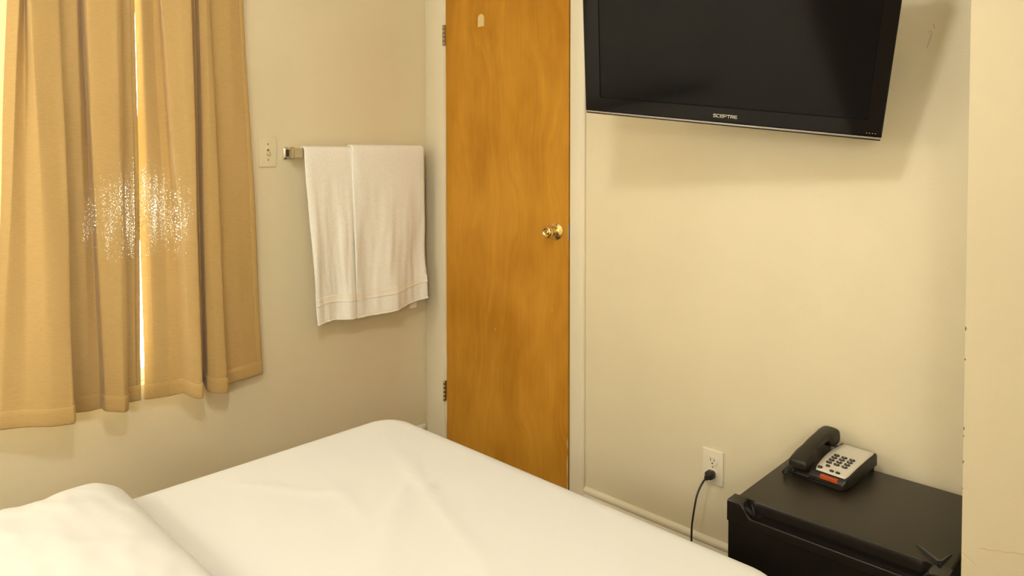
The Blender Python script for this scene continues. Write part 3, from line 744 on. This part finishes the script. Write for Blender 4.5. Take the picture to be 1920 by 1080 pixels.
# pale face plate following the arch, its left edge bowed
bm = bmesh.new(); rows = []
for i in range(21):
    k = i / 20; y = .011 + k * .179; xl = -.0835 - .008 * sin(pi * min(1, k * .95 + .03)) - .004 * k; xr = -.0040
    cut = 0.003 * (max(0, 1 - k * 12) + max(0, 1 - (1 - k) * 12))
    rows.append([Vector((xl + cut + (xr - xl - 2 * cut) * j / 6, y, deckz(y) + .0008)) for j in range(7)])
grid(bm, rows); o = obj('face_plate', bm, M_plate, ph, smooth=True); md = o.modifiers.new('t', 'SOLIDIFY'); md.thickness = .0014; md.offset = 0
def text_bm(s, size):
    cu = bpy.data.curves.new('t', 'FONT'); cu.body = s; cu.size = size; cu.align_x = 'CENTER'; cu.align_y = 'CENTER'; cu.extrude = .0001; cu.resolution_u = 2
    to = bpy.data.objects.new('t', cu); COL.objects.link(to); dg = bpy.context.evaluated_depsgraph_get()
    me = bpy.data.meshes.new_from_object(to.evaluated_get(dg)); bpy.data.objects.remove(to); bpy.data.curves.remove(cu)
    bm = bmesh.new(); bm.from_mesh(me); bpy.data.meshes.remove(me); return bm
slope = math.atan2(.0195, PD)
kmesh = {}
def key(x, y, w, h, txt=None):
    bm = bmesh.new(); pr = []
    for k in range(20):
        a = 2 * pi * k / 20; pr.append((w * .5 * abs(cos(a)) ** .75 * (1 if cos(a) > 0 else -1), h * .5 * abs(sin(a)) ** .75 * (1 if sin(a) > 0 else -1)))
    loft(bm, [[Vector((a * s, b * s, z)) for a, b in pr] for z, s in ((0, 1), (.0028, .97), (.0036, .85))])
    kk = obj('key', bm, M_phone2, ph, autosm=40); kk.location = (x, y, deckz(y) + .0010); kk.rotation_euler = (slope, 0, 0)
    if txt:
        tb = text_bm(txt, h * .98); d = obj('key_digit', tb, M_digit, kk); d.location = (0, 0, .0038)
for r, y in enumerate((.1055, .0905, .0750, .0600)):
    for c_, x in enumerate((-.0695, -.0495, -.0290)):
        key(x, y, .0150, .0098, '123456789*0#'[r * 3 + c_])
key(-.0640, .0420, .0115, .0075); key(-.0770, .0255, .0120, .0100, '!')
key(-.0460, .0243, .0115, .0068); key(-.0304, .0243, .0115, .0068)
bm = bmesh.new(); box(bm, -.066, -.020, -.0012, .0085, .0180, .0285, .0012, 2); o = obj('message_light', bm, M_lens, ph)
o['label'] = 'orange red message lamp strip'
# hook switch
bm = bmesh.new(); box(bm, -.103, -.0935, .142, .146, .040, .0505, .0008, 1); obj('hook_tab', bm, M_silver, ph)
# handset: ear and mouth cups joined by an arched grip
bm = bmesh.new(); secs = []
cx0 = -.1215
for i in range(61):
    k = i / 60; y = -.012 + k * .205
    grip = smooth(.20, .34, k) * (1 - smooth(.66, .80, k))
    top = .050 + .040 * k + .012 * sin(pi * k) ** .8
    bot = (.026 + .024 * k) * (1 - grip) + grip * (top - .0205)
    w = .0255 - .0065 * grip
    e = min(1, k * 22, (1 - k) * 13); ed = sqrt(max(0.03, 1 - (1 - e) ** 2)); mid = (top + bot) / 2
    top = mid + (top - mid) * (.55 + .45 * ed); bot = mid + (bot - mid) * (.8 + .2 * ed); w *= (.80 + .20 * ed)
    hgt = top - bot; pr = []
    for a, b in ((-1, .12), (-.9, 0), (.9, 0), (1, .12), (1, .62), (.92, .84), (.68, .97), (0, 1.0), (-.68, .97), (-.92, .84), (-1, .62)):
        pr.append(Vector((cx0 + w * a, y, bot + hgt * b)))
    secs.append(pr)
loft(bm, secs); hs = obj('handset', bm, M_phone, ph, autosm=50)
md = hs.modifiers.new('s', 'SUBSURF'); md.levels = 1; md.render_levels = 1
# coiled handset cord from the mouthpiece end to the side of the base
bm = bmesh.new(); pts = []
pa = [Vector((-.135, -.008, .030)), Vector((-.146, -.024, .016)), Vector((-.156, -.014, .008)), Vector((-.162, .02, .0075)), Vector((-.164, .07, .0075)), Vector((-.158, .115, .009))]
N = 300
for i in range(N + 1):
    f = i / N * (len(pa) - 1); k = min(int(f), len(pa) - 2); q = [pa[max(0, min(len(pa) - 1, k + d))] for d in (-1, 0, 1, 2)]
    p = crom(*q, f - k, .5); a = f * 2 * pi * 7
    pts.append(p + Vector((cos(a) * .0048, 0.0, sin(a) * .0048)))
tube(bm, pts, .0013, 6); obj('coiled_cord', bm, M_phone2, ph, smooth=True)
bm = bmesh.new(); box(bm, -.151, -.134, -.006, .012, .006, .016, .002, 1); obj('cord_plug', bm, M_phone2, ph)

bpy.context.view_layer.update()
